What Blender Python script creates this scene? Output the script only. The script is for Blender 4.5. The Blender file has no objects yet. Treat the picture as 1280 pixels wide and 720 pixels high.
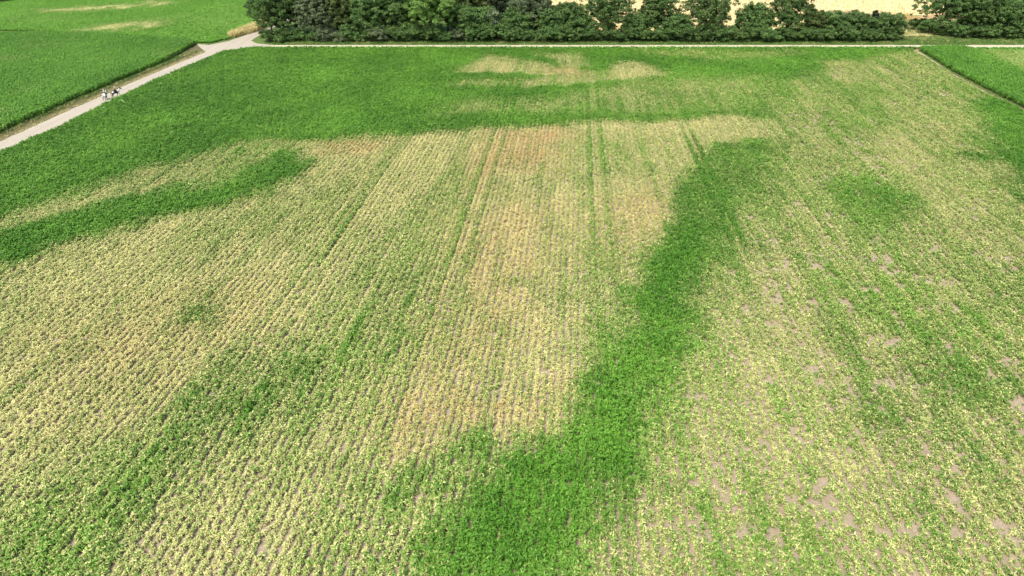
import bpy, bmesh, math, random
import numpy as np
from mathutils import Vector, Matrix
random.seed(7); rng = np.random.default_rng(11)
SC = bpy.context.scene; COL = SC.collection; R = math.radians

# ------------------------------------------------------------------ camera, world, sun, exposure
CAM_H = 42.0; FPX = 870.0; PITCH = math.atan(500 / 870.0)
cd = bpy.data.cameras.new('camera'); cam = bpy.data.objects.new('camera', cd); COL.objects.link(cam)
cam.location = (0, 0, CAM_H); cam.rotation_euler = (math.pi / 2 - PITCH, 0, 0)
cd.sensor_width = 36; cd.lens = FPX / 1280 * 36; cd.clip_start = 0.5; cd.clip_end = 6000
SC.camera = cam
SUN_EL, SUN_AZ = 58, 215            # azimuth clockwise from +Y: behind the camera, a little to the left
w = bpy.data.worlds.new("World"); SC.world = w; w.use_nodes = True
nt = w.node_tree; sky = nt.nodes.new('ShaderNodeTexSky'); sky.sky_type = 'NISHITA'; sky.sun_disc = False
sky.sun_elevation = R(SUN_EL); sky.sun_rotation = R(SUN_AZ); sky.dust_density = 4; sky.air_density = 1.0; sky.ozone_density = 0.6
bg = nt.nodes['Background']; bg.inputs[1].default_value = 0.15; nt.links.new(sky.outputs[0], bg.inputs[0])
sl = bpy.data.lights.new('sun', 'SUN'); sl.energy = 2.4; sl.angle = R(14); sl.color = (1, .95, .86)
so = bpy.data.objects.new('sun', sl); COL.objects.link(so)
sdir = Vector((math.sin(R(SUN_AZ)) * math.cos(R(SUN_EL)), math.cos(R(SUN_AZ)) * math.cos(R(SUN_EL)), math.sin(R(SUN_EL))))
so.rotation_euler = sdir.to_track_quat('Z', 'Y').to_euler(); so.location = sdir * 300
vs = SC.view_settings; vs.view_transform = 'Standard'; vs.look = 'None'; vs.gamma = 1; vs.exposure = 0.75
vs.use_curve_mapping = False
SC.cycles.max_bounces = 5; SC.cycles.diffuse_bounces = 3; SC.cycles.transparent_max_bounces = 4

# ------------------------------------------------------------------ helpers
CP, SP = math.cos(PITCH), math.sin(PITCH)
def g(px, py):
    """survey helper: a spot read off the photo -> metres on the ground"""
    a = (px - 640) / FPX; b = (360 - py) / FPX
    t = CAM_H / (SP - b * CP)
    return (a * t, (CP + b * SP) * t)
def view(X, Y):
    d = Y * CP + CAM_H * SP
    return 640 + FPX * X / d, 360 - FPX * (Y * SP - CAM_H * CP) / d
def tag(o, label=None, cat=None, group=None, kind=None):
    if label: o['label'] = label
    if cat: o['category'] = cat
    if group: o['group'] = group
    if kind: o['kind'] = kind
    return o
def empty(name, loc, rz=0):
    o = bpy.data.objects.new(name, None); COL.objects.link(o); o.location = loc; o.rotation_euler = (0, 0, rz)
    o.empty_display_size = .3; return o
def link(name, me, mats, parent=None, loc=(0, 0, 0)):
    o = bpy.data.objects.new(name, me); COL.objects.link(o)
    for m in (mats if isinstance(mats, (list, tuple)) else [mats]):
        me.materials.append(m)
    o.location = loc
    if parent: o.parent = parent
    return o
def quads_mesh(name, V, nper=4, attrs=None, faces=None):
    """V (n,4,3) separate quads -> mesh"""
    me = bpy.data.meshes.new(name); V = np.asarray(V, np.float32)
    n = V.shape[0]; me.vertices.add(n * 4); me.vertices.foreach_set('co', V.reshape(-1))
    me.loops.add(n * 4); me.loops.foreach_set('vertex_index', np.arange(n * 4, dtype=np.int32))
    me.polygons.add(n); me.polygons.foreach_set('loop_start', np.arange(0, n * 4, 4, dtype=np.int32))
    me.update(calc_edges=True)
    for k, a in (attrs or {}).items():
        at = me.attributes.new(k, 'FLOAT', 'POINT'); at.data.foreach_set('value', np.repeat(np.asarray(a, np.float32), 4))
    return me
def inside(P, poly):
    x, y = P[:, 0], P[:, 1]; r = np.zeros(len(P), bool); n = len(poly)
    for i in range(n):
        x1, y1 = poly[i]; x2, y2 = poly[(i + 1) % n]
        if y1 == y2: continue
        c = ((y1 > y) != (y2 > y)) & (x < (x2 - x1) * (y - y1) / (y2 - y1) + x1); r ^= c
    return r
def sdist(P, poly):
    """signed distance in metres, positive inside"""
    d = np.full(len(P), 1e9); n = len(poly)
    for i in range(n):
        a = np.array(poly[i]); b = np.array(poly[(i + 1) % n]); ab = b - a
        t = np.clip(((P - a) @ ab) / max(ab @ ab, 1e-9), 0, 1)
        d = np.minimum(d, np.hypot(*(P - a - t[:, None] * ab).T))
    return np.where(inside(P, poly), d, -d)
def vnoise(x, y, seed=0):
    xi = np.floor(x).astype(np.int64); yi = np.floor(y).astype(np.int64); fx = x - xi; fy = y - yi
    fx = fx * fx * (3 - 2 * fx); fy = fy * fy * (3 - 2 * fy)
    def h(a, b):
        n = (a * 374761393 + b * 668265263 + seed * 974634777) & 0xffffffff
        n = ((n ^ (n >> 13)) * 1274126177) & 0xffffffff
        return ((n ^ (n >> 16)) & 0xffff) / 65535.0
    return (h(xi, yi) * (1 - fx) + h(xi + 1, yi) * fx) * (1 - fy) + (h(xi, yi + 1) * (1 - fx) + h(xi + 1, yi + 1) * fx) * fy
def fbm(x, y, seed=0, o=3):
    s = 0; a = .5; t = 0
    for i in range(o):
        s = s + a * vnoise(x * 2 ** i + 17.3 * i, y * 2 ** i, seed + i); t += a; a *= .55
    return s / t

# ---------- materials
def N(nt, typ, **kw):
    n = nt.nodes.new(typ)
    for k, v in kw.items(): setattr(n, k, v)
    return n
def mixc(nt, fac, a, b, mode='MIX'):
    m = N(nt, 'ShaderNodeMix', data_type='RGBA', blend_type=mode)
    for s, v in ((m.inputs[0], fac), (m.inputs[6], a), (m.inputs[7], b)):
        if hasattr(v, 'node'): nt.links.new(v, s)
        elif isinstance(v, (int, float)): s.default_value = v
        else: s.default_value = (*v, 1)
    return m.outputs[2]
def math_(nt, op, a, b=0.5, c=0.0, clamp=False):
    m = N(nt, 'ShaderNodeMath', operation=op, use_clamp=clamp)
    for s, v in zip(m.inputs, (a, b, c)):
        if hasattr(v, 'node'): nt.links.new(v, s)
        else: s.default_value = v
    return m.outputs[0]
def newmat(name):
    m = bpy.data.materials.new(name); m.use_nodes = True; return m, m.node_tree, m.node_tree.nodes['Principled BSDF']
def noise_(nt, scale, detail=4, stretch=None, rough=.6):
    tc = N(nt, 'ShaderNodeTexCoord'); n = N(nt, 'ShaderNodeTexNoise'); n.inputs['Scale'].default_value = scale
    n.inputs['Detail'].default_value = detail; n.inputs['Roughness'].default_value = rough
    if stretch:
        mp = N(nt, 'ShaderNodeMapping'); mp.inputs['Scale'].default_value = stretch
        nt.links.new(tc.outputs['Object'], mp.inputs[0]); nt.links.new(mp.outputs[0], n.inputs[0])
    else: nt.links.new(tc.outputs['Object'], n.inputs[0])
    return n.outputs[0]
def ramp(nt, src, lo, hi):
    m = N(nt, 'ShaderNodeMapRange'); nt.links.new(src, m.inputs[0])
    m.inputs[1].default_value = lo; m.inputs[2].default_value = hi; return m.outputs[0]
def plain(name, c, rough=.6):
    m, nt, b = newmat(name); n = noise_(nt, 9, 3)
    nt.links.new(mixc(nt, n, tuple(x * .75 for x in c), tuple(min(1, x * 1.2) for x in c)), b.inputs[0])
    b.inputs['Roughness'].default_value = rough; return m
def ground_mat(name, c1, c2, c3, s1=.12, s2=2.5, bump=.3, stretch=None):
    m, nt, b = newmat(name); b.inputs['Roughness'].default_value = .95
    n1 = ramp(nt, noise_(nt, s1, 5, stretch), .35, .65); n2 = ramp(nt, noise_(nt, s2, 6), .3, .7); n3 = noise_(nt, s2 * 7, 3)
    c = mixc(nt, n1, c1, c2); c = mixc(nt, math_(nt, 'MULTIPLY', n2, .7), c, c3)
    c = mixc(nt, math_(nt, 'MULTIPLY', n3, .35), c, tuple(x * .45 for x in c1)); nt.links.new(c, b.inputs[0])
    b.inputs['Roughness'].default_value = .95; b.inputs['Specular IOR Level'].default_value = .1
    bp = N(nt, 'ShaderNodeBump'); bp.inputs['Strength'].default_value = bump; bp.inputs['Distance'].default_value = .08
    nt.links.new(n3, bp.inputs['Height']); nt.links.new(bp.outputs[0], b.inputs['Normal']); return m
def leaf_mat(name, g1, g2, y1, y2, brown=(.60, .34, .15), rough=.5, transl=.22):
    """colour from per-leaf (lr, hv) and per-plant (dry, tint, brown) properties of the plants themselves"""
    m, nt, b = newmat(name)
    def A(n, t):
        a = N(nt, 'ShaderNodeAttribute', attribute_name=n, attribute_type=t); return a.outputs['Fac']
    lr, hv = A('lr', 'GEOMETRY'), A('hv', 'GEOMETRY'); dry, tint, br = A('dry', 'INSTANCER'), A('tint', 'INSTANCER'), A('brn', 'INSTANCER')
    gf = math_(nt, 'MULTIPLY_ADD', hv, .5, math_(nt, 'MULTIPLY', tint, .6), True)
    gc = mixc(nt, gf, g1, g2); gc = mixc(nt, math_(nt, 'MULTIPLY', dry, .85, 0, True), gc, (.235, .30, .085)); yc = mixc(nt, hv, y1, y2)
    yc = mixc(nt, math_(nt, 'MULTIPLY', br, .8), yc, brown)
    f = math_(nt, 'MULTIPLY_ADD', dry, 3.7, math_(nt, 'MULTIPLY', lr, -3.0), True)
    c = mixc(nt, f, gc, yc); nt.links.new(c, b.inputs[0])
    b.inputs['Roughness'].default_value = rough; b.inputs['Specular IOR Level'].default_value = .25
    tr = N(nt, 'ShaderNodeBsdfTranslucent'); nt.links.new(c, tr.inputs[0]); mx = N(nt, 'ShaderNodeMixShader'); mx.inputs[0].default_value = transl
    nt.links.new(b.outputs[0], mx.inputs[1]); nt.links.new(tr.outputs[0], mx.inputs[2])
    nt.links.new(mx.outputs[0], nt.nodes['Material Output'].inputs[0]); return m
def crown_mat(name, c1, c2):
    m, nt, b = newmat(name)
    a = N(nt, 'ShaderNodeAttribute', attribute_name='cv').outputs['Fac']
    c = mixc(nt, a, c1, c2); nt.links.new(c, b.inputs[0]); b.inputs['Roughness'].default_value = .55
    b.inputs['Specular IOR Level'].default_value = .2
    tr = N(nt, 'ShaderNodeBsdfTranslucent'); nt.links.new(c, tr.inputs[0]); mx = N(nt, 'ShaderNodeMixShader'); mx.inputs[0].default_value = .18
    nt.links.new(b.outputs[0], mx.inputs[1]); nt.links.new(tr.outputs[0], mx.inputs[2])
    nt.links.new(mx.outputs[0], nt.nodes['Material Output'].inputs[0]); return m

M_soil = ground_mat('soil', (.43, .35, .25), (.50, .42, .31), (.25, .20, .10), .3, 3.0, 1.0)
M_grass = ground_mat('meadow', (.10, .17, .045), (.15, .21, .06), (.07, .12, .03), .05, .8)
M_verge = ground_mat('verge', (.10, .18, .05), (.18, .23, .08), (.07, .13, .035), .3, 2)
M_dirt = ground_mat('bare earth', (.13, .11, .055), (.19, .15, .085), (.08, .11, .035), .5, 2)
M_straw = ground_mat('dry track', (.50, .42, .20), (.36, .37, .14), (.62, .52, .32), .25, 1.5)
M_wheat = ground_mat('ripe grain', (.80, .68, .36), (.88, .77, .46), (.76, .63, .33), .03, .5, .3, (1, 6, 1))
M_stub = ground_mat('field edge', (.45, .25, .14), (.5, .34, .18), (.3, .3, .12), .15, 1)
M_gravel = ground_mat('gravel', (.40, .365, .29), (.49, .45, .36), (.33, .29, .22), .9, 3, .2, (1.2, .05, 1))
M_road = ground_mat('pale gravel', (.51, .47, .34), (.60, .56, .41), (.38, .35, .22), .9, 3, .2, (.05, 1.2, 1))
M_asph = ground_mat('worn asphalt', (.36, .33, .31), (.42, .39, .36), (.32, .30, .28), .25, 4, .15)

def sheet(name, poly, z, mat, jitter=0.0, step=2.0):
    pts = []
    for i in range(len(poly)):
        a = Vector(poly[i]); b = Vector(poly[(i + 1) % len(poly)]); L = (b - a).length
        n = max(1, min(300, int(L / step))) if jitter else 1
        nrm = Vector((-(b - a).y, (b - a).x)).normalized() if L > 0 else Vector((0, 0))
        for k in range(n):
            p = a + (b - a) * (k / n)
            if k and jitter: p = p + nrm * random.uniform(-jitter, jitter)
            pts.append((p.x, p.y, z))
    bm = bmesh.new(); f = bm.faces.new([bm.verts.new(p) for p in pts]); bmesh.ops.recalc_face_normals(bm, faces=[f])
    bmesh.ops.triangulate(bm, faces=[f]); 
    for f in bm.faces:
        if f.normal.z < 0: f.normal_flip()
    me = bpy.data.meshes.new(name); bm.to_mesh(me); bm.free()
    return tag(link(name, me, mat), kind='structure')

# ------------------------------------------------------------------ the ground
sheet('ground', [(-2500, -1500), (2500, -1500), (2500, 3500), (-2500, 3500)], 0, M_grass)
XL0 = g(0, 191.7); XL1 = g(255.5, 75)
edge_r = [(-101.5, -20), g(-60, 218), g(0, 191.7), g(69, 162.5), g(139, 127), g(194, 101), g(255.5, 75), g(278, 65.8), g(314, 61), g(345, 60.6)]
edge_l = [g(328, 36), g(286, 51.4), g(261, 56.4), g(246, 55.0), g(250, 59), g(257, 65), g(222, 79), g(155.5, 107), g(128, 119.7), g(97, 133), g(0, 176.6), g(-60, 203), (-106.5, -20)]
ROAD_S, ROAD_N = 218.8, 223.4
strip_l = [g(1146.5, 63), g(1186, 88), g(1222.6, 109), g(1273, 134), g(1400, 200)]
field = edge_r[:] + [(125, ROAD_S)] + [strip_l[0]] + strip_l[1:] + [(118, -20)]
sheet('field_soil', field, .006, M_soil)
path_poly = [edge_r[0]] + edge_r[1:8] + [g(314, 59.7), (-74, ROAD_S), (-74, ROAD_N), g(322, 54.5), g(314, 51), g(317, 48.6), g(328, 42), g(345, 34), g(400, 10), g(385, 8)] + [g(328, 36)] + edge_l[1:]
dirt = [g(246, 55), g(250, 59.5), g(257, 65.5)] + edge_l[6:] + [(-109.5, -20), (-101.2, 126), (-99.5, 160), (-96, 196)]
sheet('dirt_verge', dirt, .010, M_dirt, .25)
sheet('gravel_path', path_poly, .014, M_gravel, .12, 1.5)
sheet('field_road', [(-74, ROAD_S), (400, ROAD_S), (400, ROAD_N), (-74, ROAD_N)], .018, M_road, .15, 1.5)
sheet('road_verge', [(-73, ROAD_N - .1), (400, ROAD_N - .1), (400, 250), (-66, 250), (-73, 232)], .008, M_verge)
sheet('headland_verge', [(-70, ROAD_S - .9), (125, ROAD_S - .9), (125, ROAD_S + .1), (-70, ROAD_S + .1)], .012, M_verge, .15)
sheet('grain_field', [(16, 247), (96, 250), (118, 264), (150, 282), (260, 270), (500, 270), (900, 800), (-100, 800), (-10, 300)], .02, M_wheat)
sheet('field_edge', [(92, 250), (130, 262), (180, 276), (180, 290), (118, 266), (92, 253)], .026, M_stub, .4)
sheet('farm_track', [g(1119, 38), g(1124, 27), g(1135, 33), g(1150, 40), g(1170, 46), g(1190, 51), g(1172, 53), g(1150, 53), g(1130, 44)], .022, M_straw, .4, 1)
sheet('edge_track', [g(1146, 66), g(1186, 87.5), g(1222.6, 107.5), g(1273, 131), g(1400, 195), g(1400, 201), g(1273, 134), g(1222, 109.5), g(1186, 89), g(1145, 68)], .012, M_dirt, .2)

# ------------------------------------------------------------------ crop plants
def maize_proto(i, h=1.0, nl=9, w=.075, L=.62, bushy=1.0):
    r = random.Random(100 + i); Q = []; lr = []; hv = []
    base = r.uniform(0, 6.28)
    for k in range(nl):
        f = k / (nl - 1); a = base + (k % 2) * math.pi + r.uniform(-.7, .7) * bushy
        z0 = h * (.12 + .62 * f); ln = L * (.7 + .5 * math.sin(math.pi * (.25 + .6 * f))) * r.uniform(.8, 1.15)
        ww = w * r.uniform(.8, 1.2); rise = .75 - .1 * f + r.uniform(-.15, .15)
        c, s = math.cos(a), math.sin(a); side = Vector((-s, c, 0)); p = Vector((0, 0, z0)); el = rise + .35
        segs = 4; tw = r.uniform(-.5, .5); prev = None; A, B = r.random(), r.random()
        for j in range(segs + 1):
            t = j / segs; wd = ww * (1.0, 1.25, 1.1, .75, .1)[j] * .5
            sd = side * math.cos(tw * t) + Vector((0, 0, 1)) * math.sin(tw * t)
            cur = (p + sd * wd, p - sd * wd)
            if prev: Q.append([prev[0], prev[1], cur[1], cur[0]]); lr.append(A); hv.append(B)
            prev = cur; p = p + Vector((c * math.cos(el), s * math.cos(el), math.sin(el))) * (ln / segs); el -= .55 + .1 * j
    for a in (0, 1.57):                                            # stalk
        d = Vector((math.cos(a), math.sin(a), 0)) * .014
        Q.append([-d, d, d * .5 + Vector((0, 0, h * .8)), -d * .5 + Vector((0, 0, h * .8))]); lr.append(.6); hv.append(.4)
    return quads_mesh('crop_plant', [[list(v) for v in q] for q in Q], attrs={'lr': lr, 'hv': hv})
def tuft_proto(i, n=26, h=.35, rad=.35, w=.03):
    r = random.Random(300 + i); Q = []; lr = []; hv = []
    for k in range(n):
        x, y = r.gauss(0, rad * .5), r.gauss(0, rad * .5); a = r.uniform(0, 6.28); c, s = math.cos(a), math.sin(a)
        hh = h * r.uniform(.6, 1.2); ln = hh * r.uniform(.2, .7); A, B = r.random(), r.random()
        p0 = Vector((x, y, 0)); p1 = p0 + Vector((c * ln * .35, s * ln * .35, hh * .65)); p2 = p0 + Vector((c * ln, s * ln, hh))
        d = Vector((-s, c, 0)) * w * r.uniform(.7, 1.3)
        Q.append([p0 - d, p0 + d, p1 + d * .8, p1 - d * .8]); Q.append([p1 - d * .8, p1 + d * .8, p2 + d * .15, p2 - d * .15]); lr += [A, A]; hv += [B, B]
    return quads_mesh('tuft', [[list(v) for v in q] for q in Q], attrs={'lr': lr, 'hv': hv})
def proto_coll(name, meshes, mat):
    c = bpy.data.collections.new(name)
    for i, me in enumerate(meshes):
        me.materials.append(mat); o = bpy.data.objects.new(name, me); c.objects.link(o)
    return c
def scatter(name, P, coll, rot, scl, attrs, label, cat):
    """one 'stuff' object: a point per plant, each carrying its own size, turn and dryness"""
    n = len(P); me = bpy.data.meshes.new(name); me.vertices.add(n); me.vertices.foreach_set('co', P.astype(np.float32).reshape(-1))
    for k, v in (('rot', rot), ('scl', scl)):
        a = me.attributes.new(k, 'FLOAT_VECTOR', 'POINT'); a.data.foreach_set('vector', v.astype(np.float32).reshape(-1))
    for k in ('dry', 'tint', 'brn'):
        a = me.attributes.new(k, 'FLOAT', 'POINT'); a.data.foreach_set('value', np.broadcast_to(attrs.get(k, 0.0), n).astype(np.float32))
    o = bpy.data.objects.new(name, me); COL.objects.link(o); tag(o, label, cat, kind='stuff')
    ng = bpy.data.node_groups.new(name, 'GeometryNodeTree')
    ng.interface.new_socket('Geometry', in_out='INPUT', socket_type='NodeSocketGeometry'); ng.interface.new_socket('Geometry', in_out='OUTPUT', socket_type='NodeSocketGeometry')
    gi, go = ng.nodes.new('NodeGroupInput'), ng.nodes.new('NodeGroupOutput')
    ip = ng.nodes.new('GeometryNodeInstanceOnPoints'); ci = ng.nodes.new('GeometryNodeCollectionInfo')
    ci.inputs[0].default_value = coll; ci.inputs[1].default_value = True; ci.inputs[2].default_value = True
    ra = ng.nodes.new('GeometryNodeInputNamedAttribute'); ra.data_type = 'FLOAT_VECTOR'; ra.inputs[0].default_value = 'rot'
    sa = ng.nodes.new('GeometryNodeInputNamedAttribute'); sa.data_type = 'FLOAT_VECTOR'; sa.inputs[0].default_value = 'scl'
    er = ng.nodes.new('FunctionNodeEulerToRotation'); L = ng.links.new
    L(gi.outputs[0], ip.inputs['Points']); L(ci.outputs[0], ip.inputs['Instance']); ip.inputs['Pick Instance'].default_value = True
    L(ra.outputs[0], er.inputs[0]); L(er.outputs[0], ip.inputs['Rotation']); L(sa.outputs[0], ip.inputs['Scale']); L(ip.outputs[0], go.inputs[0])
    md = o.modifiers.new('plants', 'NODES'); md.node_group = ng; return o
def rs(n, s, hs=None, tilt=.12):
    rot = np.stack([rng.normal(0, tilt, n), rng.normal(0, tilt, n), rng.uniform(0, 6.283, n)], 1)
    s = np.broadcast_to(s, n); hs = s if hs is None else hs * s
    return rot, np.stack([s, s, np.broadcast_to(hs, n)], 1)
def rows(x0, x1, y0, y1, spacing, along, slope=.085):
    k = np.arange(math.floor((x0 - slope * y1) / spacing) - 1, math.ceil((x1 - slope * y0) / spacing) + 1)
    v = np.arange(y0, y1, along); U, V = np.meshgrid(k * spacing, v); U, V = U.ravel(), V.ravel()
    V = V + rng.uniform(-.5, .5, len(V)) * along; Uj = U + np.where(rng.random(len(U)) < .24, rng.uniform(-.36, .36, len(U)), rng.normal(0, .10, len(U)))
    return np.stack([Uj + slope * V, V], 1), U
def inframe(P, m=110):
    px, py = view(P[:, 0], P[:, 1]); return (px > -m) & (px < 1280 + m) & (py < 720 + m)

# what the drought did to each patch of the field: (outline read off the photo, dryness, soft edge in m)
PATCH = [
 # right-hand half of the field, thin and mixed
 ([(690, 775), (732, 680), (762, 620), (800, 565), (832, 505), (852, 450), (880, 405), (890, 350), (898, 310), (915, 270), (930, 235), (945, 205), (960, 175), (965, 146), (985, 135), (975, 110), (1010, 88), (1090, 70), (1143, 62), (1190, 86), (1232, 112), (1222, 140), (1238, 175), (1260, 215), (1285, 250), (1400, 300), (1500, 780)], .50, 4),
 ([(790, 100), (960, 96), (985, 135), (860, 140), (720, 143), (560, 143), (580, 128), (700, 122)], .36, 4),
 ([(830, 128), (960, 122), (1000, 140), (880, 138)], .38, 2.5),
 ([(860, 66), (1010, 66), (960, 74), (880, 78)], .42, 3),
 ([(800, 64), (870, 65), (860, 72), (820, 72)], .46, 3),
 # main dry area, left of the lush band
 ([(-200, 420), (0, 332), (110, 303), (210, 277), (300, 250), (378, 222), (396, 205), (385, 194), (345, 190), (340, 183), (420, 176), (500, 171), (640, 161), (760, 153), (900, 147), (968, 147), (978, 158), (955, 178), (915, 185), (885, 205), (868, 235), (845, 270), (825, 290), (806, 320), (796, 350), (785, 380), (765, 420), (740, 470), (712, 520), (672, 560), (632, 606), (575, 660), (500, 740), (-200, 1000)], .72, 2.2),
 # pale strip at the far left
 ([(-60, 305), (0, 274), (110, 238), (190, 208), (280, 188), (345, 180), (350, 192), (290, 214), (230, 228), (170, 244), (100, 266), (0, 292), (-60, 320)], .62, 2.5),
 ([(200, 215), (290, 190), (345, 186), (335, 205), (270, 235), (205, 240)], .42, 3),
 ([(700, 185), (860, 160), (900, 165), (860, 240), (800, 330), (775, 430), (720, 510), (700, 380), (690, 260)], .62, 5),
 # greener parts of the dry area
 ([(-60, 700), (0, 640), (100, 570), (220, 505), (350, 445), (440, 395), (500, 400), (490, 460), (400, 500), (310, 545), (220, 620), (150, 690), (90, 760), (-80, 800)], .29, 7),
 ([(300, 270), (370, 235), (470, 200), (480, 230), (400, 290), (300, 330), (230, 330)], .52, 4),
 ([(200, 412), (235, 392), (262, 392), (250, 408)], .38, 2),
 ([(430, 280), (560, 210), (590, 220), (540, 350), (470, 420), (400, 420)], .52, 5),
 ([(380, 740), (440, 640), (500, 590), (600, 560), (650, 575), (620, 630), (540, 740)], .43, 3.5),
 ([(478, 625), (520, 590), (600, 562), (640, 575), (610, 605), (560, 635), (500, 640)], .26, 2),
 ([(610, 362), (625, 345), (700, 350), (690, 368)], .46, 2),
 ([(610, 240), (640, 225), (650, 245), (625, 260)], .5, 2),
 ([(690, 340), (760, 300), (790, 330), (775, 400), (740, 450), (700, 400)], .52, 4),
 ([(740, 480), (770, 420), (790, 400), (790, 470), (755, 520), (700, 560)], .42, 3),
 # far patches below the road
 ([(567, 91), (608, 71), (650, 75), (690, 83), (745, 92), (750, 97), (700, 98), (650, 94), (600, 94)], .68, 1.8),
 ([(640, 105), (690, 99), (740, 94), (752, 100), (735, 106), (690, 109), (655, 111)], .66, 1.8),
 ([(560, 108), (640, 100), (700, 101), (690, 108), (600, 112)], .48, 3),
 ([(665, 67), (722, 68), (738, 86), (720, 90), (692, 80)], .52, 2),
 ([(745, 101), (772, 77), (800, 80), (832, 93), (800, 98), (770, 102)], .62, 1.8),
 ([(650, 68), (672, 73), (708, 86), (702, 89), (672, 81), (646, 74)], .06, 1.5),
 ([(560, 98), (590, 92), (650, 95), (690, 97), (640, 101), (575, 103)], .08, 1.5),
 # structure of the right half
 ([(1150, 184), (1200, 186), (1242, 192), (1238, 204), (1195, 199), (1160, 193)], .10, 1.6),
 ([(1235, 115), (1300, 140), (1300, 250), (1270, 222), (1245, 180), (1230, 145)], .05, 2),
 ([(1160, 96), (1240, 104), (1240, 122), (1190, 116)], .35, 3),
 ([(1110, 85), (1150, 70), (1230, 110), (1215, 135), (1160, 100)], .60, 3),
 ([(940, 146), (1150, 118), (1160, 150), (1120, 190), (1040, 180)], .40, 5),
 ([(1040, 105), (1170, 112), (1140, 160), (1080, 130)], .44, 5),
 ([(1075, 170), (1160, 155), (1200, 225), (1180, 260), (1110, 230)], .60, 4),
 ([(1190, 205), (1245, 210), (1265, 270), (1250, 330), (1195, 290)], .62, 4),
 ([(1010, 215), (1075, 225), (1140, 255), (1150, 300), (1085, 310), (1040, 270)], .27, 3.5),
 ([(1060, 240), (1110, 225), (1150, 250), (1100, 262)], .18, 2.5),
 ([(945, 240), (985, 235), (1010, 250), (970, 262)], .25, 2),
 ([(1190, 290), (1280, 330), (1300, 400), (1240, 400), (1180, 330)], .40, 4),
 ([(1000, 330), (1130, 310), (1160, 400), (1100, 440), (1010, 400)], .40, 6),
 ([(885, 300), (930, 250), (990, 270), (960, 330), (900, 400), (880, 420)], .42, 4),
 ([(880, 400), (960, 330), (1010, 400), (980, 520), (880, 720), (780, 740), (800, 620)], .60, 6),
 ([(1230, 540), (1290, 500), (1400, 780), (1200, 780)], .64, 5),
 ([(1100, 440), (1230, 430), (1290, 500), (1180, 540), (1060, 520)], .45, 5),
 # lush band again, its ragged right side
 ([(905, 185), (945, 178), (965, 190), (950, 215), (935, 250), (918, 290), (880, 330), (850, 300), (865, 250), (885, 210)], .20, 3),
 ([(965, 188), (1000, 200), (990, 225), (950, 230)], .34, 3),
]
PATCH = [([g(*p) for p in poly], d * (.93 if min(p[0] for p in poly) > 775 and d > .3 else 1.06 if d > .3 else 1), s * (1.6 if max(p[1] for p in poly) < 145 else 1.5)) for poly, d, s in PATCH]
PATCH[0] = (PATCH[0][0], .50, 4)
BAND = [(470, 740), (548, 668), (614, 612), (660, 562), (704, 520), (740, 470), (768, 420), (786, 380), (798, 350), (810, 318), (832, 285), (852, 262), (874, 240), (892, 222), (908, 218), (910, 245), (900, 280), (888, 315), (880, 350), (868, 390), (852, 430), (838, 470), (826, 500), (804, 550), (788, 590), (766, 620), (738, 670), (700, 745)]
PATCH.append(([g(*p) for p in BAND], .03, 3.0))
PATCH.append(([g(*p) for p in [(860, 275), (895, 205), (940, 182), (955, 192), (925, 250), (900, 300)]], .20, 7))
BROWN = [([(620, 168), (700, 158), (720, 175), (690, 215), (630, 215), (600, 240), (590, 210)], .55, 4), ([(570, 280), (640, 250), (700, 260), (690, 330), (640, 420), (560, 500), (500, 560), (480, 540), (530, 420)], .32, 5),
         ([(510, 500), (600, 480), (700, 480), (660, 540), (560, 560), (510, 560)], .45, 4), ([(390, 176), (480, 174), (470, 190), (400, 195)], .4, 2), ([(680, 80), (740, 88), (735, 98), (690, 95)], .4, 2),
         ([(740, 250), (830, 230), (850, 260), (780, 330), (740, 320)], .3, 4), ([(60, 420), (300, 350), (330, 400), (100, 520)], .22, 6)]
BROWN = [([g(*p) for p in poly], d, s) for poly, d, s in BROWN]
def dryness(P):
    # warp the outlines a little so that no edge is straight
    wx = (fbm(P[:, 0] / 9, P[:, 1] / 9, 5) - .5) * 4; wy = (fbm(P[:, 0] / 9, P[:, 1] / 9, 9) - .5) * 9
    wx += (fbm(P[:, 0] / 2.2, P[:, 1] / 3, 15) - .5) * 3; wy += (fbm(P[:, 0] / 2.2, P[:, 1] / 3, 16) - .5) * 4
    Q = P + np.stack([wx, wy], 1); D = np.full(len(P), .05)
    for poly, d, s in PATCH:
        t = np.clip(sdist(Q, poly) / (2 * s) + (.34 if d < .11 else .5), 0, 1); t = t * t * (3 - 2 * t); D = D * (1 - t) + d * t
    B = np.zeros(len(P))
    for poly, d, s in BROWN:
        t = np.clip(sdist(Q, poly) / (2 * s) + .5, 0, 1); B = B * (1 - t) + d * t
    return D, B
def rowspace(P): return P[:, 0] - .085 * P[:, 1], P[:, 1]
M_crop = leaf_mat('crop leaf', (.042, .152, .009), (.18, .40, .040), (.49, .49, .16), (.73, .69, .32), transl=.15)
crop_c = proto_coll('crop_plant', [maize_proto(i, .50, 19, .040, .265, 2.6) for i in range(8)], M_crop)
P, U = rows(-106, 140, 26, ROAD_S - 1.0, .75, .112)
fin = [(x, y) for x, y in edge_r] + [(125, ROAD_S - .9)] + [(x - .9, y) for x, y in strip_l] + [(118, -20)]
k = inframe(P) & (sdist(P, fin) > .45); P, U = P[k], U[k]
D, B = dryness(P); u, v = rowspace(P)
n1 = fbm(u / 7, v / 14, 21); n2 = fbm(u / 1.6, v / 3.5, 31); n3 = fbm(u / .9, v / 9, 41, 2); rowr = vnoise(np.round(U / .75) * 1.37, v / 25, 77)
right = np.clip(sdist(P, PATCH[0][0]) / 6, 0, 1)
amp = np.clip(D * 2.2, .12, 1)
D = D + amp * ((n1 - .5) * .35 + (n2 - .5) * .30 + (n3 - .5) * .28 + (rowr - .5) * .26)
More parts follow.
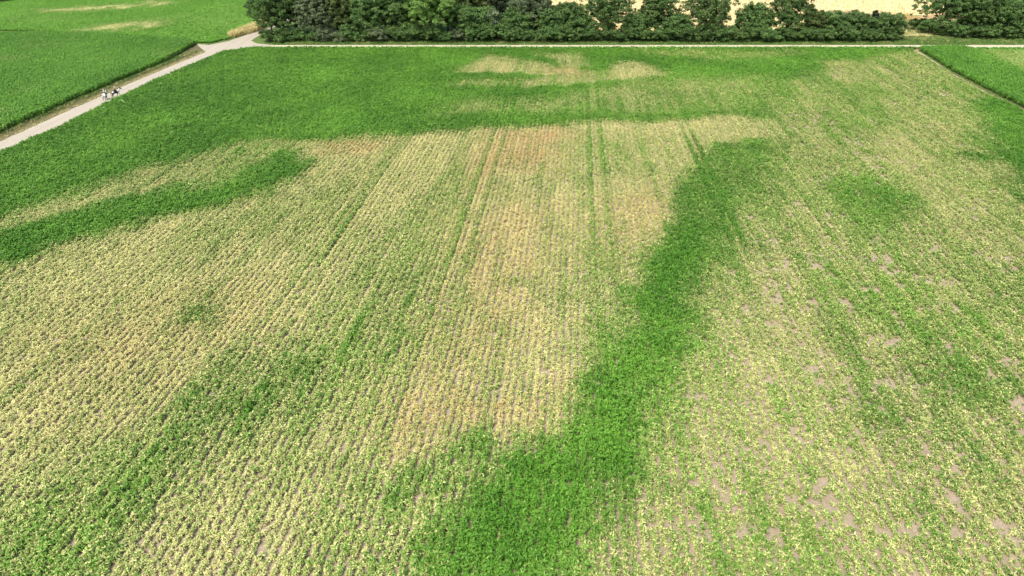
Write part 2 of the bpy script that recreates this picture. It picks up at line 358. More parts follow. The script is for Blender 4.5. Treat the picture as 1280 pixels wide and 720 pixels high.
tr = np.full(len(P), 9.0)                                          # sprayer wheel tracks, every 18.5 m
for t0 in np.arange(-13.7 - 18.5 * 8, 120, 18.5):
    for o in (-.95, .95): tr = np.minimum(tr, np.abs(U - (t0 + o)))
track = (tr < .36) & (right < .7)
D = np.where(track, D * (.84 - .38 * np.clip(fbm(u / 6, v / 18, 83) * 1.6 - .3, 0, 1) * np.clip((v - 50) / 40, .2, 1)), D); D = np.clip(D + rng.normal(0, .06, len(D)), 0, 1)
bare = .62 * fbm(u / .5, v / .8, 61, 2) + .38 * fbm(u / 1.5, v / 2.6, 63, 2); bare2 = fbm(u / 11, v / 20, 66)
qs = np.sort(bare[::7]); bq = np.searchsorted(qs, bare) / len(qs)      # rank of each spot, 1 = poorest
frac = .002 + .003 * (D > .3) + right * (.05 + .25 * np.clip(bare2 - .42, 0, .5)) * np.clip(D * 2, .15, 1)
frac = frac * 1.5; poor = bq > 1 - frac
keep = ~poor | (rng.random(len(P)) < .26 + .25 * (bq < 1 - frac * .6))
keep &= ~(track & (rng.random(len(P)) < .1)); keep &= rng.random(len(P)) > .02 + .30 * (bq > 1 - frac * 2.2)
P, D, B, right, track, poor = P[keep], D[keep], B[keep], right[keep], track[keep], poor[keep]
n = len(P); size = (1.72 - .62 * np.clip(D * 1.5, 0, 1) - .04 * right) * rng.uniform(.7, 1.22, n) * np.where(poor, .55, 1)
rot, scl = rs(n, size, (.95 - .2 * np.clip(D * 1.4, 0, 1)) * rng.uniform(.7, 1.35, n), .2); tint = np.clip(.10 + .26 * np.clip((P[:, 1] - 110) / 30, 0, 1) + (fbm(P[:, 0] / 12, P[:, 1] / 18, 91) - .5) * 1.5 + (fbm(P[:, 0] / 1.5, P[:, 1] / 2.5, 93) - .5) * .8 + D * .8, 0, 1)
scatter('field_crop', np.column_stack([P, np.full(n, .006)]), crop_c, rot, scl, {'dry': D, 'tint': tint, 'brn': np.clip(B * rng.uniform(.35, 1.8, n), 0, 1)},
        'young row crop in the large middle field, lush green in curving bands and dried to yellow between them', 'crop')
print('crop', n)

# tall maize left of the path
left_maize = [(-101.6, 60), (-101.2, 126), (-99.8, 160), (-97, 190), g(251, 57), g(236, 53), g(200, 51), g(150, 46), g(60, 41), g(-140, 36), (-260, 60)]
M_maize = leaf_mat('maize leaf', (.045, .155, .010), (.20, .42, .055), (.45, .5, .16), (.6, .62, .3))
mz_c = proto_coll('maize_plant', [maize_proto(20 + i, 1.5, 12, .10, .8) for i in range(5)], M_maize)
P, U = rows(-250, -90, 80, 240, .75, .24, -.06); k = inframe(P) & inside(P, left_maize); P = P[k]; n = len(P)
rot, scl = rs(n, rng.uniform(.85, 1.15, n) * (.95 + .2 * fbm(P[:, 0] / 6, P[:, 1] / 6, 3)))
tn = fbm(P[:, 0] / 10, P[:, 1] / 22, 13)
scatter('maize_crop', np.column_stack([P, np.zeros(n)]), mz_c, rot, scl, {'tint': tn * .9, 'dry': np.clip((fbm(P[:, 0] / 14, P[:, 1] / 9, 7) - .5) * .6, 0, .2)},
        'tall dense green maize standing left of the path with the two riders', 'maize'); print('maize', n)
# maize strip at the right edge
right_maize = [g(1148, 62), g(1190, 89), g(1230, 110), g(1280, 135), g(1400, 195), g(1400, 140), g(1280, 96), g(1251, 83), g(1222, 69), g(1203, 61)]
P, U = rows(100, 240, 90, ROAD_S - .8, .75, .24, .4); k = inframe(P) & inside(P, right_maize); P = P[k]; n = len(P)
rot, scl = rs(n, rng.uniform(.85, 1.15, n))
scatter('maize_crop', np.column_stack([P, np.zeros(n)]), mz_c, rot, scl, {'tint': fbm(P[:, 0] / 10, P[:, 1] / 22, 19) * .9},
        'strip of tall green maize along the right edge of the big field, reaching up to the road', 'maize'); print('maize r', n)

# low leafy crops: field beyond the maize on the left, field right of the strip
low_c = proto_coll('leafy_plant', [maize_proto(40 + i, .45, 14, .09, .36, 3) for i in range(4)], M_crop)
far_left = [g(247, 54), g(262, 54.5), g(286, 49), g(300, 44), g(326, 33), (-90, 360), (-260, 360), (-260, 200), g(-140, 35), g(60, 40), g(150, 45), g(200, 50)]
P, U = rows(-260, -60, 190, 345, .5, .38, .25); k = inframe(P) & inside(P, far_left); P = P[k]
FL = [([(30, 14), (110, 10), (200, 2), (230, 4), (200, 9), (110, 16), (50, 18)], .6, 2), ([(95, 42), (110, 36), (160, 30), (215, 24), (205, 33), (170, 38), (140, 43)], .6, 2), ([(0, 20), (80, 22), (100, 30), (0, 28)], .15, 3), ([(225, 20), (320, 5), (320, 30), (240, 40)], .14, 5)]
D = np.full(len(P), .05)
for poly, d, s in FL:
    t = np.clip(sdist(P + np.column_stack([(fbm(P[:, 0] / 6, P[:, 1] / 9, 51) - .5) * 9, (fbm(P[:, 0] / 6, P[:, 1] / 9, 52) - .5) * 16]), [g(*p) for p in poly]) / (5 * s) + .5, 0, 1); D = D * (1 - t) + d * t
D += (fbm(P[:, 0] / 5, P[:, 1] / 9, 55) - .5) * .8 * np.clip(D * 2, .06, 1); D -= .03 * (D < .1)
gapz = inside(P, [g(160, 46), g(175, 20), g(250, 2), g(325, -6), g(325, 26), g(250, 48)])
gq = fbm(P[:, 0] / 1.5, P[:, 1] / 3.0, 58, 2); kk = ~(gapz & (gq > np.quantile(gq, .955))); P, D = P[kk], D[kk]; n = len(P)
rot, scl = rs(n, rng.uniform(.9, 1.3, n) * 1.25)
scatter('leafy_crop', np.column_stack([P, np.zeros(n)]), low_c, rot, scl, {'dry': np.clip(D, 0, 1), 'tint': .35 + .6 * fbm(P[:, 0] / 12, P[:, 1] / 20, 23)},
        'low green crop behind the maize at the upper left, crossed by two pale yellow streaks', 'crop'); print('far', n)
far_right = [g(1206, 61), g(1224, 69), g(1252, 83), g(1280, 95), g(1400, 138), (250, ROAD_S - 1), (180, ROAD_S - 1)]
P, U = rows(120, 260, 140, ROAD_S - .8, .6, .45, .4); k = inframe(P) & inside(P, far_right); P = P[k]; n = len(P)
t = np.clip(sdist(P, [g(1225, 64), g(1300, 64), g(1400, 120), g(1300, 98), g(1250, 78)]) / 5 + .5, 0, 1)
rot, scl = rs(n, rng.uniform(.9, 1.3, n) * 1.2)
scatter('leafy_crop', np.column_stack([P, np.zeros(n)]), low_c, rot, scl, {'dry': t * .42 + rng.normal(0, .05, n), 'tint': .3 + .6 * t},
        'low yellowish green crop at the right edge of the photo beyond the maize strip', 'crop'); print('far r', n)

# grass on the verges and the ripe grain
M_gr = leaf_mat('grass blade', (.06, .15, .025), (.17, .27, .06), (.48, .42, .17), (.66, .58, .28))
gr_c = proto_coll('grass_tuft', [tuft_proto(i) for i in range(4)], M_gr)
def grass(name, poly, dens, sz, dry, label, cat='grass', coll=None, z=0.0, tint=None, brn=0.0):
    A = np.array(poly); lo, hi = A.min(0), A.max(0); m = int((hi - lo).prod() * dens)
    P = rng.uniform(lo, hi, (m, 2)); P = P[inside(P, poly) & inframe(P, 60)]; n = len(P)
    rot, scl = rs(n, rng.uniform(.6, 1.3, n) * sz)
    D = np.clip(dry + (fbm(P[:, 0] / 4, P[:, 1] / 3, 44) - .5) * .7, 0, 1)
    print(name, n)
    return scatter(name, np.column_stack([P, np.full(n, z)]), coll or gr_c, rot, scl, {'dry': D, 'tint': rng.uniform(.1, .9, n) if tint is None else tint, 'brn': brn}, label, cat)
grass('verge_grass', [(-73, ROAD_N + .3), (400, ROAD_N + .3), (400, 236), (-62, 238), (-75, 226)], 3.2, 1.1, .10, 'rough grass between the pale road and the row of trees')
grass('verge_grass', [(-75, ROAD_S - 1.0), (125, ROAD_S - 1.0), (125, ROAD_S), (-75, ROAD_S)], 5, .8, .25, 'thin grass line on the field side of the pale road')
pr = [edge_r[i] for i in range(1, 9)]
grass('verge_grass', [(x - .15, y) for x, y in pr] + [(x + .7, y - .5) for x, y in reversed(pr)], 7, .9, .12, 'narrow green grass line between the path and the big field')
pl = [g(256, 65), g(222, 79), g(155.5, 107), g(128, 119.7), g(97, 133), g(0, 176.6), g(-60, 203)]
grass('verge_grass', [(x + .1, y) for x, y in pl] + [(x - .6, y) for x, y in reversed(pl)], 7, .7, .75, 'dry straw coloured grass beside the left edge of the path')
grass('verge_grass', [(x - 2.2, y) for x, y in pl] + [(x - 5.0, y) for x, y in reversed(pl)], 4, 1.0, .25, 'patchy green and brown grass at the foot of the left maize')
grass('track_grass', [g(1118, 50), g(1120, 24), g(1145, 24), g(1158, 36), g(1200, 46), g(1215, 53)], 2.2, .8, .55, 'dry grass around the farm track between the two tree groups')
wh_c = proto_coll('grain_tuft', [tuft_proto(20 + i, 40, .9, .5, .03) for i in range(3)], M_gr)
grass('tall_dry_grass', [g(289, 48), g(287, 45), g(326, 29), g(345, 20), g(345, 27), g(328, 37)], 9, 1.3, 1.0, 'golden strip of tall dry grass beside the asphalt road at the upper left', 'dry grass', wh_c)
grass('track_grass', [(96, 251), (130, 262), (152, 272), (152, 284), (118, 266)], 3, .8, .9, 'reddish brown grass along the edge of the grain field', brn=.45)
M_wh = leaf_mat('grain stalk', (.8, .68, .36), (.85, .75, .45), (.82, .70, .38), (.92, .82, .52))
wh2 = proto_coll('grain_tuft', [tuft_proto(30 + i, 40, .7, .9, .05) for i in range(3)], M_wh)
grass('grain_crop', [(18, 249), (96, 252), (118, 266), (150, 284), (240, 275), (260, 345), (0, 345), (0, 290)], 1.0, 1.2, 1.0, 'ripe pale yellow grain field behind the trees', 'grain', wh2)

# single pale weeds that stand above the crop near the path
weed_me = [maize_proto(60 + i, .9, 16, .14, .7, 3) for i in range(2)]
M_weed, nt_, b_ = newmat('weed leaf'); nt_.links.new(mixc(nt_, N(nt_, 'ShaderNodeAttribute', attribute_name='hv').outputs['Fac'], (.16, .34, .06), (.30, .46, .11)), b_.inputs[0])
for m_ in weed_me: m_.materials.append(M_weed)
for i, (px, py, s, lb) in enumerate([(157, 129, 1.5, 'largest pale green weed standing in the crop right below the riders'), (134, 137, 1.2, 'pale weed in the crop by the path, left of the largest weed'), (238, 104, 1.1, 'small pale weed in the green crop well right of the riders'), (205, 106, 1.0, 'faint pale weed in the green crop between path and the small weed'), (556, 78, .9, 'tiny yellow green weed left of the dry patch under the road')]):
    o = bpy.data.objects.new('weed_plant', weed_me[i % 2]); COL.objects.link(o); x, y = g(px, py)
    o.location = (x, y - 1.5, .1); o.scale = (s, s, s * .8); o.rotation_euler = (0, 0, i * 1.3); tag(o, lb, 'weed', 'pale weeds in the green crop')

# ------------------------------------------------------------------ trees
M_bark = plain('bark', (.10, .075, .05), .9)
def cone(bm, a, b, r0, r1, n=6):
    a, b = Vector(a), Vector(b); q = (b - a).to_track_quat('Z', 'Y'); rings = []
    for p, r in ((a, r0), (b, r1)):
        rings.append([bm.verts.new(p + q @ Vector((math.cos(6.2832 * i / n) * r, math.sin(6.2832 * i / n) * r, 0))) for i in range(n)])
    for i in range(n): bm.faces.new([rings[0][i], rings[0][(i + 1) % n], rings[1][(i + 1) % n], rings[1][i]])
def crown_mesh(h, wd, base, lobes, nleaf, lsize, spike, r):
    """leaf-sized faces in clumps on the outside of several overlapping boughs"""
    L = []; cz = (h + base) / 2; rz = (h - base) / 2; rx = wd / 2
    for i in range(lobes):
        t = (i + .5) / lobes; z = base + (h - base) * (.18 + .70 * t); prof = math.sqrt(max(.05, 1 - ((z - cz) / rz) ** 2))
        if spike: prof = max(.12, 1 - t) * 1.1
        a = i * 2.399 + r.uniform(-.4, .4); d = rx * prof * r.uniform(.35, .62)
        q = rx * r.uniform(.42, .62) * (.75 + .35 * prof) * (.6 if spike else 1)
        L.append((math.cos(a) * d, math.sin(a) * d, z, q, min(q * r.uniform(.75, 1.0), (h - z) + .2 * q)))
    A = np.array(L); per = max(8, nleaf // 55); C = []; CVs = []
    idx = r.choices(range(lobes), weights=list(A[:, 3] ** 2), k=per)
    rg = np.random.default_rng(r.randrange(10 ** 6))
    for j in idx:
        v = rg.normal(size=3); v /= np.linalg.norm(v)
        if v[2] < -.3: v[2] *= -.6
        c = A[j, :3] + v * np.array([A[j, 3], A[j, 3], A[j, 4]]) * rg.uniform(.72, 1.05)
        C.append(c); CVs.append((rg.random(), v))
    C = np.array(C); m = 55; n = len(C) * m; ci = np.repeat(np.arange(len(C)), m)
    cr = rg.uniform(.38, .85, len(C))[ci] * min(1.25, .55 + wd / 14)
    off = rg.normal(size=(n, 3)); off /= np.linalg.norm(off, axis=1)[:, None]; off *= (rg.random(n) ** .45 * cr)[:, None]; off[:, 2] *= .6
    pos = C[ci] + off; pos[:, 2] = np.clip(pos[:, 2], .15, None)
    outv = np.array([v for _, v in CVs])[ci]; nn = outv * .5 + rg.normal(size=(n, 3)) * .75 + np.array([0, 0, .55]); nn /= np.linalg.norm(nn, axis=1)[:, None]
    t1 = np.cross(nn, rg.normal(size=(n, 3))); t1 /= np.linalg.norm(t1, axis=1)[:, None]; t2 = np.cross(nn, t1)
    s = (lsize * rg.uniform(.6, 1.35, n))[:, None]
    V = np.stack([pos + t1 * s * .62, pos + t2 * s * .34, pos - t1 * s * .5, pos - t2 * s * .34], 1)
    cv = np.clip(np.array([a for a, _ in CVs])[ci] * .65 + rg.random(n) * .35, 0, 1)
    return quads_mesh('crown', V, attrs={'cv': cv})
KIND = {'dark': ((.036, .088, .022), (.14, .225, .062)), 'mid': ((.048, .115, .028), (.16, .265, .075)), 'bright': ((.09, .20, .035), (.25, .40, .10)),
        'sage': ((.085, .13, .06), (.20, .25, .12)), 'olive': ((.055, .09, .022), (.14, .19, .055)), 'copper': ((.022, .038, .018), (.06, .085, .04)),
        'pale': ((.12, .17, .09), (.26, .32, .19)), 'conifer': ((.014, .035, .018), (.035, .065, .03))}
KM = {k: crown_mat(k + ' foliage', *v) for k, v in KIND.items()}
def hgt(py, Y):
    b = (360 - py) / FPX; return CAM_H - Y / (CP + b * SP) * (SP - b * CP)
def tree(name, px, wpx, Y, h, kind, label, group, base=None, lobes=11, spike=False, dens=1.0, cat='tree', lsize=.36):
    r = random.Random(int(px * 31 + Y * 7)); d = Y * CP + CAM_H * SP; x = (px - 640) * d / FPX; wd = wpx * d / FPX
    t = empty(name, (x, Y, 0), 0); tag(t, label, cat, group)
    base = .12 * h if base is None else base
    bm = bmesh.new(); th = base + (h - base) * .55; tr = .018 * h + .05
    lean = (r.uniform(-.3, .3), r.uniform(-.3, .3)); top = (lean[0], lean[1], th)
    cone(bm, (0, 0, -.1), (lean[0] * .5, lean[1] * .5, th * .5), tr, tr * .75, 7); cone(bm, (lean[0] * .5, lean[1] * .5, th * .5), top, tr * .75, tr * .45, 7)
    for i in range(6):
        a = i * 1.1 + r.uniform(-.3, .3); z0 = th * r.uniform(.35, .9); f = wd * .3
        cone(bm, (lean[0] * z0 / th, lean[1] * z0 / th, z0), (math.cos(a) * f, math.sin(a) * f, z0 + (h - z0) * .45), tr * .4, tr * .12, 5)
    me = bpy.data.meshes.new('trunk'); bm.to_mesh(me); bm.free()
    link('trunk', me, M_bark, t)
    nl = int(dens * min(34000, max(2500, wd * h * (250 if px > 690 else 190))))
    link('crown', crown_mesh(h, wd, base, lobes, nl, lsize, spike, r), KM[kind], t)
    return t
GL, GR = 'trees along the far road', 'trees in the group at the upper right'
# (px, width px, Y, height, kind, label)
TR = [
 (350, 50, 234, 14.5, 'dark', 'dark broad tree at the left end of the tree row, beside the road junction', .3),
 (372, 44, 242, 16, 'mid', 'second tree from the left end of the row, mid green and slightly behind', 1.5),
 (395, 46, 233.5, 14, 'sage', 'grey green tree right of the two leftmost trees of the row', .8),
 (428, 44, 236, 15, 'olive', 'dull olive tree between the grey green tree and the leafy mid green one', 2),
 (455, 40, 244, 16.5, 'dark', 'dark tall tree set back behind the left part of the row', 2),
 (468, 44, 233.5, 12.5, 'mid', 'leafy mid green tree standing over low shrubs, left of the bright green tree', 1.2),
 (497, 42, 235, 15, 'mid', 'tall mid green tree with a narrow dark gap to the bright green tree', 1.5),
 (520, 34, 243, 16, 'dark', 'shadowed tree behind the gap left of the bright green tree', 2.5),
 (541, 50, 230.5, 15.5, 'bright', 'brightest light green tree of the whole row with a high rounded crown', 5.5),
 (572, 44, 240, 15, 'olive', 'brownish green tree directly right of the bright green tree', 2.5),
 (583, 36, 232.5, 9.5, 'mid', 'lower green tree in front of the brownish green tree', .4),
 (604, 40, 234, 8.5, 'mid', 'rounded green tree left of the small silvery tree', .3),
 (598, 40, 246, 17, 'olive', 'tall dull green tree behind the rounded green tree and silvery tree', 4),
 (632, 36, 241, 16, 'copper', 'nearly black dark leaved tree behind the small silvery tree', 3),
 (648, 36, 233, 9, 'mid', 'green tree in front of the willow like sage tree, right of the silvery tree', .3),
 (665, 46, 236, 14.5, 'sage', 'soft sage green willow like tree near the middle of the row', 3),
 (684, 40, 233, 8.5, 'mid', 'low spreading green tree at the foot of the sage tree', .3),
 (708, 44, 237, 9.6, 'dark', 'dark lower tree in the dip between sage tree and first crown against the grain', .5),
 (758, 58, 234.5, 14.5, 'dark', 'big round dark tree, leftmost of the crowns that stand against the pale grain', 1.5),
 (725, 34, 232.5, 6.5, 'mid', 'low green tree at the left foot of the leftmost crown against the grain', .2),
 (793, 34, 232.5, 7, 'mid', 'low green tree between the first and second crown against the grain', .2),
 (818, 42, 235, 14, 'dark', 'slim dark tree, second of the crowns standing against the pale grain', 2),
 (843, 36, 232.5, 7.2, 'mid', 'low green tree between the second and third crown against the grain', .2),
 (880, 54, 234.5, 14.5, 'dark', 'big dark tree with ragged sides, third crown against the pale grain', 1),
 (938, 36, 233.5, 10, 'mid', 'medium round green tree right of the thin dark cypress', .4),
 (980, 46, 234.5, 14.5, 'dark', 'tallest dark tree of the right half of the row, fourth crown against the grain', .8),
 (1014, 26, 234, 8.2, 'olive', 'narrow olive green tree right of the fourth crown against the grain', .3),
 (1038, 34, 233.5, 7.6, 'mid', 'low rounded tree in the hedge like end of the row, nearest the fourth crown', .2),
 (1068, 36, 233.5, 7.4, 'dark', 'low dark rounded tree just left of the pointed conifer', .2),
 (1106, 34, 233, 7.2, 'dark', 'last low dark tree at the right end of the row, by the farm track', .1),
]
for i, (px, wp, Y, h, kd, lb, b) in enumerate(TR):
    tree('broadleaf_tree', px, wp * 1.2, Y, h * 1.05, kd, lb, GL, base=b * (.3 if px > 690 else .6), lobes=20 if wp > 40 else 13)
tree('small_tree', 617, 16, 231.8, hgt(9, 231.8), 'pale', 'small slender silvery pale tree at the front of the row', None, base=2, lobes=7, lsize=.35)
tree('cypress_tree', 919, 7, 235, hgt(11, 235), 'conifer', 'thin dark cypress spike between the third crown and the medium round tree', None, base=.3, lobes=9, spike=True)
tree('conifer_tree', 1087, 17, 233.5, hgt(9, 233.5), 'conifer', 'pointed dark conifer near the right end of the tree row', None, base=.2, lobes=10, spike=True)
TR2 = [
 (1172, 62, 246, 15.5, 'mid', 'large green tree at the left edge of the upper right group, leaning over the track', 1.6),
 (1205, 52, 240, 14, 'dark', 'dark green tree second from the left in the upper right group', .6),
 (1222, 54, 250, 18, 'mid', 'tall green tree standing behind in the middle of the upper right group', 2),
 (1242, 50, 239, 11, 'mid', 'lighter spreading tree in the front of the upper right group', .4),
 (1272, 50, 241, 12.5, 'dark', 'dark tree at the right edge of the photo in front of the upper right group', .4),
 (1262, 46, 252, 15, 'dark', 'shadowed tree behind the tree at the right edge of the photo', 2),
 (1320, 60, 242, 14, 'mid', 'green tree continuing the group just past the right edge of the photo', .5),
]
for (px, wp, Y, h, kd, lb, b) in TR2: tree('broadleaf_tree', px, wp * 1.2, Y, h, kd, lb, GR, base=b, lobes=14)
for j, (px, Y, h) in enumerate([(1148, 250, 3.2), (1160, 243, 4.5), (1178, 238, 4.0), (1196, 235, 3.6), (1215, 234, 3.5), (1236, 233.5, 3.3), (1256, 233.5, 3.6), (1278, 233.5, 3.4)]):
    tree('shrub', px, 24, Y, h, ('dark', 'mid')[j % 2], 'dark green shrub in the continuous undergrowth below the upper right trees' if j else 'small shrub at the left foot of the upper right group, beside the track',
         'undergrowth shrubs of the upper right group', base=.1, lobes=6, cat='shrub', lsize=.34)
for px, wp, Y, h, kd, b in [(340, 40, 245, 15, 'mid', .5), (412, 50, 248, 16, 'mid', .5), (440, 44, 239, 10, 'dark', .3), (482, 46, 249, 17, 'dark', .5), (508, 40, 238, 9, 'dark', .3), (538, 50, 248, 15, 'dark', .5), (560, 42, 246, 16, 'dark', .5), (575, 40, 250, 18, 'dark', .5), (640, 44, 248, 15, 'dark', .5), (660, 40, 244, 12, 'dark', .5)]:
    tree('broadleaf_tree', px, wp * 1.2, Y, h, kd, 'dark green tree filling in behind the front trees of the left half of the row', 'back trees of the long tree row', base=b, lobes=14)
pxs = list(range(336, 1116, 14))
for j, px in enumerate(pxs):
    rr = random.Random(j); kd = rr.choice(['dark', 'mid', 'mid', 'dark', 'sage'] if px < 640 else ['dark', 'mid', 'dark'])
    tree('shrub', px + rr.uniform(-4, 4), rr.uniform(22, 32), 228.6 + rr.uniform(-.6, 1.2), rr.uniform(2.4, 4.4) * (1.25 if 420 < px < 640 else 1.35 if 690 < px < 1000 else 1), kd,
         'green shrub in the continuous undergrowth at the foot of the long tree row', 'undergrowth shrubs of the long tree row', base=.05, lobes=5, cat='shrub', lsize=.32)
tree('shrub', 4, 30, 318, 3.0, 'dark', 'dark bush at the top left corner beyond the low green crop', None, base=.1, lobes=6, cat='shrub')

# ------------------------------------------------------------------ horses and riders
def skin(name, V, E, Rr, sub=2):
    me = bpy.data.meshes.new(name); me.from_pydata([Vector(v) for v in V], E, []); ob = bpy.data.objects.new(name, me); COL.objects.link(ob)
    ob.modifiers.new('s', 'SKIN'); sv = me.skin_vertices[0].data
    for i, r in enumerate(Rr): sv[i].radius = (r, r) if not isinstance(r, tuple) else r
    sv[0].use_root = True
    m = ob.modifiers.new('d', 'SUBSURF'); m.levels = sub; m.render_levels = sub
    bpy.context.view_layer.update(); dg = bpy.context.evaluated_depsgraph_get()
    out = bpy.data.meshes.new_from_object(ob.evaluated_get(dg)); bpy.data.objects.remove(ob); out.name = name
    for p in out.polygons: p.use_smooth = True
    return out
M_white = plain('white coat', (.78, .76, .72)); M_black = plain('black coat', (.02, .018, .017)); M_grey = plain('grey coat', (.30, .29, .28))
M_hoof = plain('hoof', (.05, .04, .035)); M_leather = plain('saddle leather', (.035, .022, .016), .4); M_cloth = plain('saddle cloth', (.03, .03, .035))
M_skin = plain('skin', (.52, .34, .25)); M_boot = plain('riding boot', (.02, .02, .02), .35)
M_beige = plain('beige top', (.42, .36, .24)); M_navy = plain('dark jacket', (.025, .03, .05)); M_breech = plain('riding breeches', (.05, .05, .06)); M_lightb = plain('light breeches', (.6, .58, .52))
M_helmet = plain('light helmet', (.62, .56, .42), .4); M_helmet2 = plain('white helmet', (.8, .8, .8), .35)
def horse(loc, rz, mats, pick, mane, label, gait=0):
    t = empty('horse', loc, rz); tag(t, label, 'horse', 'ridden horses on the path')
    V = [(0, -.62, 1.20)]; E = []; Rr = [.35]
    def chain(start, pts, rad):
        p = start
        for q, r in zip(pts, rad):
            V.append(q); Rr.append(r); E.append((p, len(V) - 1)); p = len(V) - 1
        return p
    c = chain(0, [(0, -.25, 1.14), (0, .15, 1.12), (0, .50, 1.18)], [.35, .33, .31]); wi = c
    chain(c, [(0, .78, 1.42), (0, .98, 1.66), (0, 1.10, 1.83), (0, 1.25, 1.74), (0, 1.42, 1.52), (0, 1.50, 1.40)], [.20, .145, .125, .125, .085, .065])
    s = gait
    for sx in (-1, 1):
        a = .16 * sx * s
        chain(0, [(sx * .15, -.68, .98), (sx * .16, -.58 + a, .72), (sx * .15, -.80 + a, .50), (sx * .15, -.74 + a * 1.4, .24), (sx * .15, -.68 + a * 1.5, .05)], [.20, .13, .075, .05, .065])
        chain(wi, [(sx * .15, .52, .92), (sx * .15, .54 - a, .70), (sx * .15, .56 - a * 1.3, .44), (sx * .15, .54 - a * 1.5, .20), (sx * .15, .58 - a * 1.6, .05)], [.15, .10, .065, .045, .062])
    me = skin('horse_body', V, E, Rr)
    for p in me.polygons: p.material_index = pick(p.center)
    b = link('body', me, mats, t)
    me = skin('tail', [(0, -.84, 1.36), (0, -.98, 1.22), (0, -1.04, .9), (0, -.98, .5)], [(0, 1), (1, 2), (2, 3)], [.05, .075, .085, .02], 1); link('tail', me, mane, t)
    me = skin('mane', [(0, .50, 1.50), (0, .66, 1.62), (0, .84, 1.80), (0, 1.0, 1.96), (0, 1.14, 1.94)], [(0, 1), (1, 2), (2, 3), (3, 4)], [.04, .055, .055, .05, .03], 1); link('mane', me, mane, t)
    for sx in (-1, 1):
        bm = bmesh.new(); cone(bm, (sx * .07, 1.10, 1.90), (sx * .09, 1.12, 2.06), .04, .008, 6); m2 = bpy.data.meshes.new('ear'); bm.to_mesh(m2); bm.free(); link('ear', m2, mats[0] if mats[0] != M_white else M_grey, t)
    # saddle cloth and saddle: arched shells over the back
    def arch(y0, y1, r, zc, a, z1=0):
        bm = bmesh.new(); g_ = []
        for y in (y0, (y0 + y1) / 2, y1):
            g_.append([bm.verts.new((math.sin(q) * r, y, zc + math.cos(q) * r + (z1 if y != (y0 + y1) / 2 else 0))) for q in np.linspace(-a, a, 13)])
        for i in range(2):
            for j in range(12): bm.faces.new([g_[i][j], g_[i][j + 1], g_[i + 1][j + 1], g_[i + 1][j]])
        bmesh.ops.solidify(bm, geom=bm.faces[:], thickness=.025); m3 = bpy.data.meshes.new('saddle'); bm.to_mesh(m3); bm.free(); return m3
    sd = link('saddle', arch(-.28, .26, .365, 1.13, 1.2, .06), M_leather, t); link('saddle_cloth', arch(-.36, .32, .335, 1.13, 1.6), M_cloth, sd)
    me = skin('bridle', [(.10, 1.42, 1.50), (.16, .95, 1.50), (.14, .42, 1.52)], [(0, 1), (1, 2)], [.012, .010, .010], 1); link('rein', me, M_leather, t)
    me = skin('bridle', [(-.10, 1.42, 1.50), (-.16, .95, 1.50), (-.14, .42, 1.52)], [(0, 1), (1, 2)], [.012, .010, .010], 1); link('rein', me, M_leather, t)
    return t
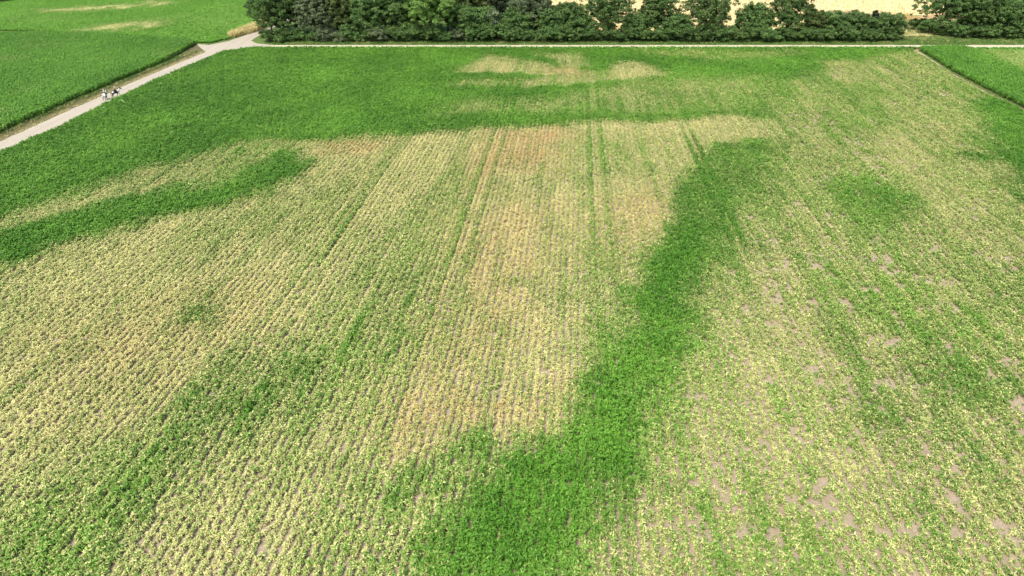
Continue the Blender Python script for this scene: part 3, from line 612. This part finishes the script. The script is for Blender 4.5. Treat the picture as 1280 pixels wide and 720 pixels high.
def rider(loc, rz, top, legs, helm, label):
    t = empty('person', loc, rz); tag(t, label, 'person', 'riders on the path')
    V = [(0, 0, 1.55)]; Rr = [.15]; E = []
    def chain(s, pts, rad):
        p = s
        for q, r in zip(pts, rad): V.append(q); Rr.append(r); E.append((p, len(V) - 1)); p = len(V) - 1
        return p
    ch = chain(0, [(0, .0, 1.70), (0, .02, 1.93)], [.13, .16]); chain(ch, [(0, .03, 2.11), (0, .05, 2.21), (0, .07, 2.32)], [.06, .085, .095])
    for sx in (-1, 1):
        chain(0, [(sx * .22, .14, 1.50), (sx * .40, .30, 1.28), (sx * .40, .14, .98), (sx * .40, .10, .82), (sx * .41, .26, .77)], [.11, .085, .06, .045, .035])
        w_ = chain(ch, [(sx * .20, .0, 2.02), (sx * .25, .04, 1.76), (sx * .15, .30, 1.64), (sx * .12, .38, 1.62)], [.07, .05, .035, .03])
        for f in range(4): chain(w_, [(sx * (.10 + .022 * f), .44, 1.62 - .004 * f), (sx * (.095 + .02 * f), .46, 1.59)], [.010, .008])
        chain(w_, [(sx * .085, .41, 1.65)], [.010])
    me = skin('person_body', V, E, Rr)
    def pk(c):
        if c.z > 2.09: return 3
        if abs(c.x) < .3 and c.y > .335 and c.z > 1.5: return 3
        if c.z > 1.62 or (c.y > .18 and c.z > 1.57 and abs(c.x) < .24): return 0
        return 1 if c.z > 1.22 else 2
    for p in me.polygons: p.material_index = pk(p.center)
    link('body', me, [top, legs, M_boot, M_skin], t)
    bm = bmesh.new(); bmesh.ops.create_uvsphere(bm, u_segments=16, v_segments=10, radius=.135); 
    bmesh.ops.delete(bm, geom=[v for v in bm.verts if v.co.z < -.03], context='VERTS')
    for v in bm.verts: v.co.y *= 1.15
    rim = [v for v in bm.verts if v.co.z < .02 and v.co.y > .08]
    for v in rim: v.co.y += .05
    m4 = bpy.data.meshes.new('helmet'); bm.to_mesh(m4); bm.free(); link('helmet', m4, helm, t, (0, .07, 2.37))
    # face: nose and eyes
    bm = bmesh.new(); cone(bm, (0, .155, 2.33), (0, .19, 2.29), .008, .016, 6); m5 = bpy.data.meshes.new('nose'); bm.to_mesh(m5); bm.free(); link('nose', m5, M_skin, t)
    return t
h1 = g(132.5, 124.5); h2 = g(146, 121.5)
def pick_grey(c): return 1 if c.z < .72 or c.y > 1.2 else 0
def pick_pinto(c):
    if c.y > .95: return 1
    if c.y > .42 and c.z > .6: return 0
    if -.5 < c.y < .42: return 1 if c.z < 1.35 or c.x < 0 else 0
    if c.y < -.45 and c.z > 1.15 and c.x > -.1: return 0
    if c.y > .42 and c.z < .5: return 0
    return 1
hA = horse((h1[0], h1[1], .014), R(8), [M_white, M_black, M_hoof], pick_grey, M_black, 'white horse seen from behind, left of the two ridden horses on the path', 1)
rA = rider((h1[0], h1[1], .014), R(8), M_beige, M_breech, M_helmet, 'rider in beige top and light helmet sitting on the white horse')
hB = horse((h2[0], h2[1], .014), R(-38), [M_white, M_black, M_hoof], pick_pinto, M_black, 'black and white patched horse, right of the two ridden horses on the path', -1)
rB = rider((h2[0], h2[1], .014), R(-38), M_navy, M_breech, M_helmet2, 'rider in dark jacket and white helmet sitting on the patched horse')
for o in (hA, hB): o.scale = (1.1, 1.06, 1.06)
for o in (rA, rB): o.scale = (.98, .98, .94); o.location.z += .06
